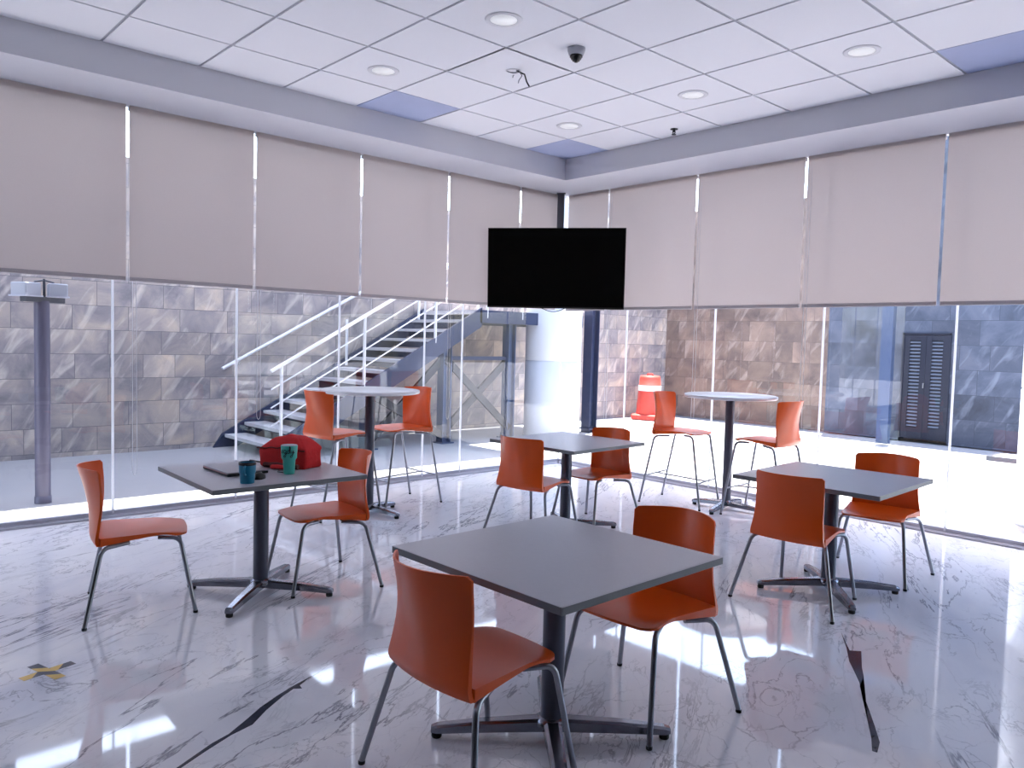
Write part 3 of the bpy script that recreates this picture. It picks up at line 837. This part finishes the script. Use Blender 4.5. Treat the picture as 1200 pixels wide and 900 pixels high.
# ------------------------------------------------------------------ outside : walls
struct(MB().box((-5.46, -4.8, 1.87), (.2, 20.7, 3.86)).box((-5.46, 7.35, 2.34), (.2, 3.6, 4.8)).build('wall_left', M['stone_left']), 'brown grey stone clad yard wall on the left')
struct(MB().box((-2.2, 9.10, 2.25), (6.6, .2, 4.6)).build('wall_right', M['stone_back']), 'brown stone clad yard wall beyond the barrel')
w = MB()
for x0, x1, z0, z1 in ((-1.38, .0, 0, 8), (.80, 7.2, 0, 8), (0, .80, 1.89, 8)): w.box(((x0 + x1) / 2, 8.95, (z0 + z1) / 2 - .02), (x1 - x0, .4, z1 - z0 + .04))
w.box((.4, 9.1, .93), (.8, .1, 1.92))
struct(w.build('wall_far', M['stone_dark']), 'blue grey stone clad block with louvred door')
# door
d = struct(thing('door_1', None, None, (0, 8.75, .01))); d['label'] = 'navy double door with pale louvres in dark stone wall'
fr = MB()
for x in (.018, .782): fr.box((x, 0, .935), (.036, .06, 1.87))
fr.box((.4, 0, 1.858), (.8, .06, .03)); fr.build('door_frame', M['door_blue'], d)
for k, x0 in enumerate((.038, .402)):
    lf = MB(); w_ = .36
    for x in (x0 + .045, x0 + w_ - .045): lf.box((x, .0, .92), (.09, .04, 1.83))
    lf.box((x0 + w_ / 2, 0, .105), (w_ - .182, .038, .20)); lf.box((x0 + w_ / 2, 0, 1.79), (w_ - .182, .038, .09))
    lf.box((x0 + w_ / 2, .035, .92), (w_, .03, 1.83))
    leaf = lf.build('door_leaf', M['door_blue'], d)
    for q in range(25):
        z = .235 + q * .0615
        sl = MB(); sl.box((x0 + w_ / 2, .0, z), (.182, .040, .006), M=Matrix.Rotation(math.radians(38), 4, 'X')); sl.build('slat', M['slat'], leaf)
    if k == 0: MB().box((x0 + w_ - .012, -.035, .95), (.02, .03, .09), bev=.004).build('handle', M['chrome'], leaf)

# posts and columns outside
o = MB().box((.08, 7.90, 2.15), (.19, .12, 4.36)).build('steel_post', M['blue_post']); tag(o, 'light blue square steel post in front of the dark stone wall', 'post')
o = thing('steel_post', 'blue steel post right beside the white round column', 'post', (-3.83, 4.72, -.06))
mb = MB(); mb.box((0, -.09, 2.6), (.2, .018, 5.2)); mb.box((0, .09, 2.6), (.2, .018, 5.2)); mb.box((0, 0, 2.6), (.012, .18, 5.2)); mb.build('profile', M['blue_steel'], o)
MB().box((0, 0, .07), (.3, .3, .02)).build('base_plate', M['blue_steel'], o)
def white_column(x, y, label):
    t = thing('round_column', label, 'column', (x, y, -.06), 0, 'white round columns outside')
    for k in range(4): MB().lathe([(.476, k * 1.29 + (.0 if k == 0 else .006)), (.48, k * 1.29 + .01), (.48, k * 1.29 + 1.28), (.476, k * 1.29 + 1.284)], 64).build('cladding_ring', M['white_column'], t)
    MB().lathe([(.47, 0), (.47, 5.15)], 48).build('core', M['white_column'], t)
white_column(-3.80, 3.72, 'white round column outside below the television')
white_column(3.865, 2.94, 'white round column at the right edge outside the glass')

# round post with lamp heads
t = thing('lamp_post', 'round violet grey post with boxy lamp heads outside left glass', 'lamp post', (-2.55, -4.19, -.06))
MB().lathe([(.064, 0), (.064, 1.86)], 36).build('pole', M['post_violet'], t)
MB().lathe([(.070, 0), (.070, .064), (.066, .066)], 36).build('base_flange', M['post_violet'], t)
MB().box((0, .01, 1.872), (.10, .36, .05), rz=0.35, bev=.004).build('bracket', M['dark_mullion'], t)
for dy, rz in ((-.13, .45), (.12, -.1)):
    h = MB(); h.box((.03, dy, 1.96), (.20, .15, .12), rz=rz, bev=.008); f_ = h.build('lamp_head', M['grid'], t)
    MB().box((.03, dy, 1.90), (.22, .17, .012), rz=rz).build('lamp_rim', M['aluminium'], f_)
MB().tube([(0, .02, 1.88), (0, .02, 2.06)], .012, 8).tube([(-.0, -.06, 2.03), (0, .02, 2.05), (0, .10, 2.03)], .008, 6).build('stem', M['dark_mullion'], t)

# traffic barrel
t = thing('traffic_barrel', 'orange traffic barrel with white band against the brown stone wall', 'traffic barrel', (-4.72, 7.62, -.06))
MB().box((0, 0, .065), (.60, .60, .13), bev=.03, rz=.3).build('base', M['barrel'], t)
MB().lathe([(.265, .13), (.275, .15), (.262, .30), (.268, .31), (.250, .48), (.256, .50), (.242, .62), (.242, .74), (.228, .75), (.218, .90), (.205, .94), (.16, .95), (0, .95)], 40).build('drum', M['barrel'], t)
MB().lathe([(.2445, .625), (.2465, .63), (.2455, .735), (.2435, .74)], 40, cap=False).build('reflective_band', M['reflective'], t)
MB().tube(bend([(-.07, 0, .945), (-.07, 0, .985), (.07, 0, .985), (.07, 0, .945)], .02), .014, 8).build('handle', M['barrel'], t)

# floor hatch at right
t = thing('floor_hatch', 'low grey framed hatch on the yard floor near right edge', 'hatch', (2.22, 7.75, -.06))
fm = MB()
for x, y, dx, dy in ((0, -.34, .8, .05), (0, .34, .8, .05), (-.375, 0, .05, .63), (.375, 0, .05, .63)): fm.box((x, y, .035), (dx, dy, .07))
fm.build('frame', M['dark_mullion'], t); MB().box((0, 0, .045), (.70, .63, .03)).build('cover_plate', M['white_paint'], t)

# ------------------------------------------------------------------ stair
XN, XF = -3.73, -5.25
t = thing('staircase', 'blue steel stair with pale treads and white railing along left stone wall', 'stair', (-4.5, -1.4, -.06))
ox, oy, oz = -4.5, -1.4, -.06
def W2(p): return (p[0] - ox, p[1] - oy, p[2] - oz)
n_t = 12; run, rise = .284, .158
def zline(y): return .147 + .557 * (y + 1.406)
yt = -1.394 + n_t * run; zt = .125 + n_t * rise
for x in (XN, XF):
    mb = MB()
    y0, y1 = -1.56, yt + .02
    poly = [(y0, -.06), (-1.43, zline(-1.43)), (y1, zline(y1)), (y1, zline(y1) - .30), (y0 + .35, -.06)]
    vs = [W2((x - .02, a, b)) for a, b in poly] + [W2((x + .02, a, b)) for a, b in poly]; n = len(poly)
    mb.add(vs, [tuple(range(n)), tuple(reversed(range(n, 2 * n)))] + [(i, n + i, n + (i + 1) % n, (i + 1) % n) for i in range(n)])
    mb.build('stringer', M['blue_steel'], t)
for k in range(n_t):
    y = -1.394 + k * run; z = .125 + k * rise
    tr = MB().box(W2(((XN + XF) / 2, y + .15, z - .022)), (XN - XF - .04, .31, .044)).build('tread', M['tread'], t)
    MB().box(W2(((XN + XF) / 2, y + .290, z - .08)), (XN - XF - .04, .012, .12)).build('riser', M['blue_steel'], tr)
yl0, yl1 = yt - .02, 4.35
MB().box(W2(((XN + XF) / 2, (yl0 + yl1) / 2, zt - .03)), (XN - XF - .04, yl1 - yl0, .06)).build('landing', M['tread'], t)
mb = MB()
for x in (XN, XF): mb.box(W2((x, (yl0 + yl1) / 2, zt - .10)), (.04, yl1 - yl0, .20))
mb.box(W2(((XN + XF) / 2, yl1, zt - .10)), (XN - XF, .04, .20)); mb.box(W2(((XN + XF) / 2, yl0 + .3, zt - .13)), (XN - XF, .04, .14)); mb.build('landing_beam', M['blue_steel'], t)
# supports with X bracing
XP = -3.98
ys = (.15, 1.53, 2.86)
tops = (zline(.15) - .20, zline(1.53) - .26, zt - .2)
for y, zz in zip(ys, tops):
    mb = MB(); mb.box(W2((XP, y - .07, (zz - .06) / 2)), (.16, .016, zz + .06)); mb.box(W2((XP, y + .07, (zz - .06) / 2)), (.16, .016, zz + .06)); mb.box(W2((XP, y, (zz - .06) / 2)), (.012, .14, zz + .06))
    mb.box(W2((XP, y, -.05)), (.24, .24, .016)); mb.build('support_post', M['blue_post'], t)
MB().bar(W2((XP, ys[1], 1.26)), W2((XP, ys[2], 1.26)), .05, .06).build('support_beam', M['blue_steel'], t)
zb = zline(.15) - .3
for (a, b) in (((ys[1], 1.24), (ys[2], .10)), ((ys[2], 1.24), (ys[1], .10)), ((ys[0] + .08, zb), (ys[1] - .05, .06)), ((ys[1] - .05, 1.22), (ys[0] + .08, .06))):
    q_ = .032 if a[1] > b[1] and a[0] < b[0] else -.032
    MB().bar(W2((XP + q_, a[0], a[1])), W2((XP + q_, b[0], b[1])), .05, .11).build('brace', M['dark_brace'], t)
# near railing
rl = struct(MB().tube([W2((XN, y, zline(y) + .945)) for y in (-1.42, yt - .1)] + [W2((XN, yt + .05, zt + .98)), W2((XN, yl1, zt + .98))], .025, 12).build('handrail', M['rail_white'], t)); del rl['kind']
for off in (.71, .475, .24):
    MB().tube([W2((XN, y, zline(y) + off)) for y in (-1.42, yt - .1)] + [W2((XN, yt + .05, zt + off + .03)), W2((XN, yl1, zt + off + .03))], .010, 8).build('rail', M['rail_white'], t)
for y in (-1.28, -.06, 1.15):
    MB().tube([W2((XN, y, zline(y) - .08)), W2((XN, y, zline(y) + .94))], .022, 12).build('rail_post', M['rail_white'], t)
for y in (2.15, 2.9, 3.6, 4.3):
    MB().tube([W2((XN, y, zt - .12)), W2((XN, y, zt + .975))], .022, 12).build('rail_post', M['rail_white'], t)
# wall handrail
h = thing('wall_handrail', 'white tubular handrail fixed to the left stone wall above the stair', 'handrail', (-5.26, -1.43, 1.05))
pts = [(0, 0, 0), (0, 3.3, 3.3 * .543), (0, 5.6, 3.3 * .543)]
MB().tube(bend(pts, .1), .026, 12).build('rail', M['rail_white'], h)
for y in (.25, 1.5, 2.8, 4.4):
    z = min(y, 3.3) * .543
    MB().tube([(-.11, y, z - .07), (-.03, y, z - .07), (0, y, z - .02)], .010, 8).build('bracket', M['rail_white'], h)
# white posts on far side
for y, z0 in ((.53, 1.2), (1.9, 1.95), (3.2, 1.95)):
    MB().tube([W2((XF + .03, y, z0 - .1)), W2((XF + .03, y, z0 + .62))], .022, 12).build('rail_post', M['rail_white'], t)

# canopy over the left yard, unseen, added to shade the ground; posts behind the wall
cp = thing('sunblocker', 'added unseen canopy high over the left yard and stair', 'sunblocker', (-4.25, -4, 0))
MB().box((0, -2.1, 5.0), (3.5, 16.6, .04)).build('sunblocker_sheet', M['poly'], cp)
for y in (-9, -4.5, 0, 4): MB().box((-1.46, y, 2.42), (.2, .2, 5.04)).build('sunblocker_post', M['blue_steel'], cp)

# ------------------------------------------------------------------ light
w = bpy.data.worlds.new('sky'); scene.world = w; w.use_nodes = True
N, L = w.node_tree.nodes, w.node_tree.links
bg = N['Background']
sk = N.new('ShaderNodeTexSky'); sk.sky_type = 'NISHITA'; sk.sun_disc = False
sk.sun_elevation = math.radians(62); sk.sun_rotation = math.radians(-60); sk.air_density = 1.2; sk.dust_density = 2.5; sk.ozone_density = 1.0
L.new(sk.outputs[0], bg.inputs['Color']); bg.inputs['Strength'].default_value = 1.2
sun = bpy.data.lights.new('sun', 'SUN'); sun.energy = 35.0; sun.angle = math.radians(.6); sun.color = (1, .96, .9)
so = bpy.data.objects.new('sun', sun); COL.objects.link(so)
dirv = Vector((.03, -.09, -1)).normalized()
so.rotation_euler = dirv.to_track_quat('-Z', 'Y').to_euler(); so.location = (0, 0, 12)

# ------------------------------------------------------------------ camera
cam = bpy.data.cameras.new('camera'); co = bpy.data.objects.new('camera', cam); COL.objects.link(co)
cam.sensor_fit = 'HORIZONTAL'; cam.sensor_width = 36; cam.lens = 913.703 / 1200 * 36; cam.clip_start = .05; cam.clip_end = 200
yaw, pit, rol = math.radians(-47.6546), math.radians(-3.1517), math.radians(1.5282)
f = Vector((math.sin(yaw) * math.cos(pit), math.cos(yaw) * math.cos(pit), math.sin(pit)))
r = Vector((math.cos(yaw), -math.sin(yaw), 0)); u = r.cross(f)
r2 = r * math.cos(rol) + u * math.sin(rol); u2 = -r * math.sin(rol) + u * math.cos(rol)
m = Matrix(((r2.x, u2.x, -f.x), (r2.y, u2.y, -f.y), (r2.z, u2.z, -f.z))).to_4x4()
m.translation = (5.631, -5.814, 1.549); co.matrix_world = m
scene.camera = co

scene.view_settings.view_transform = 'Standard'; scene.view_settings.look = 'None'
scene.view_settings.exposure = -0.1; scene.view_settings.gamma = 1.0; scene.view_settings.use_curve_mapping = False
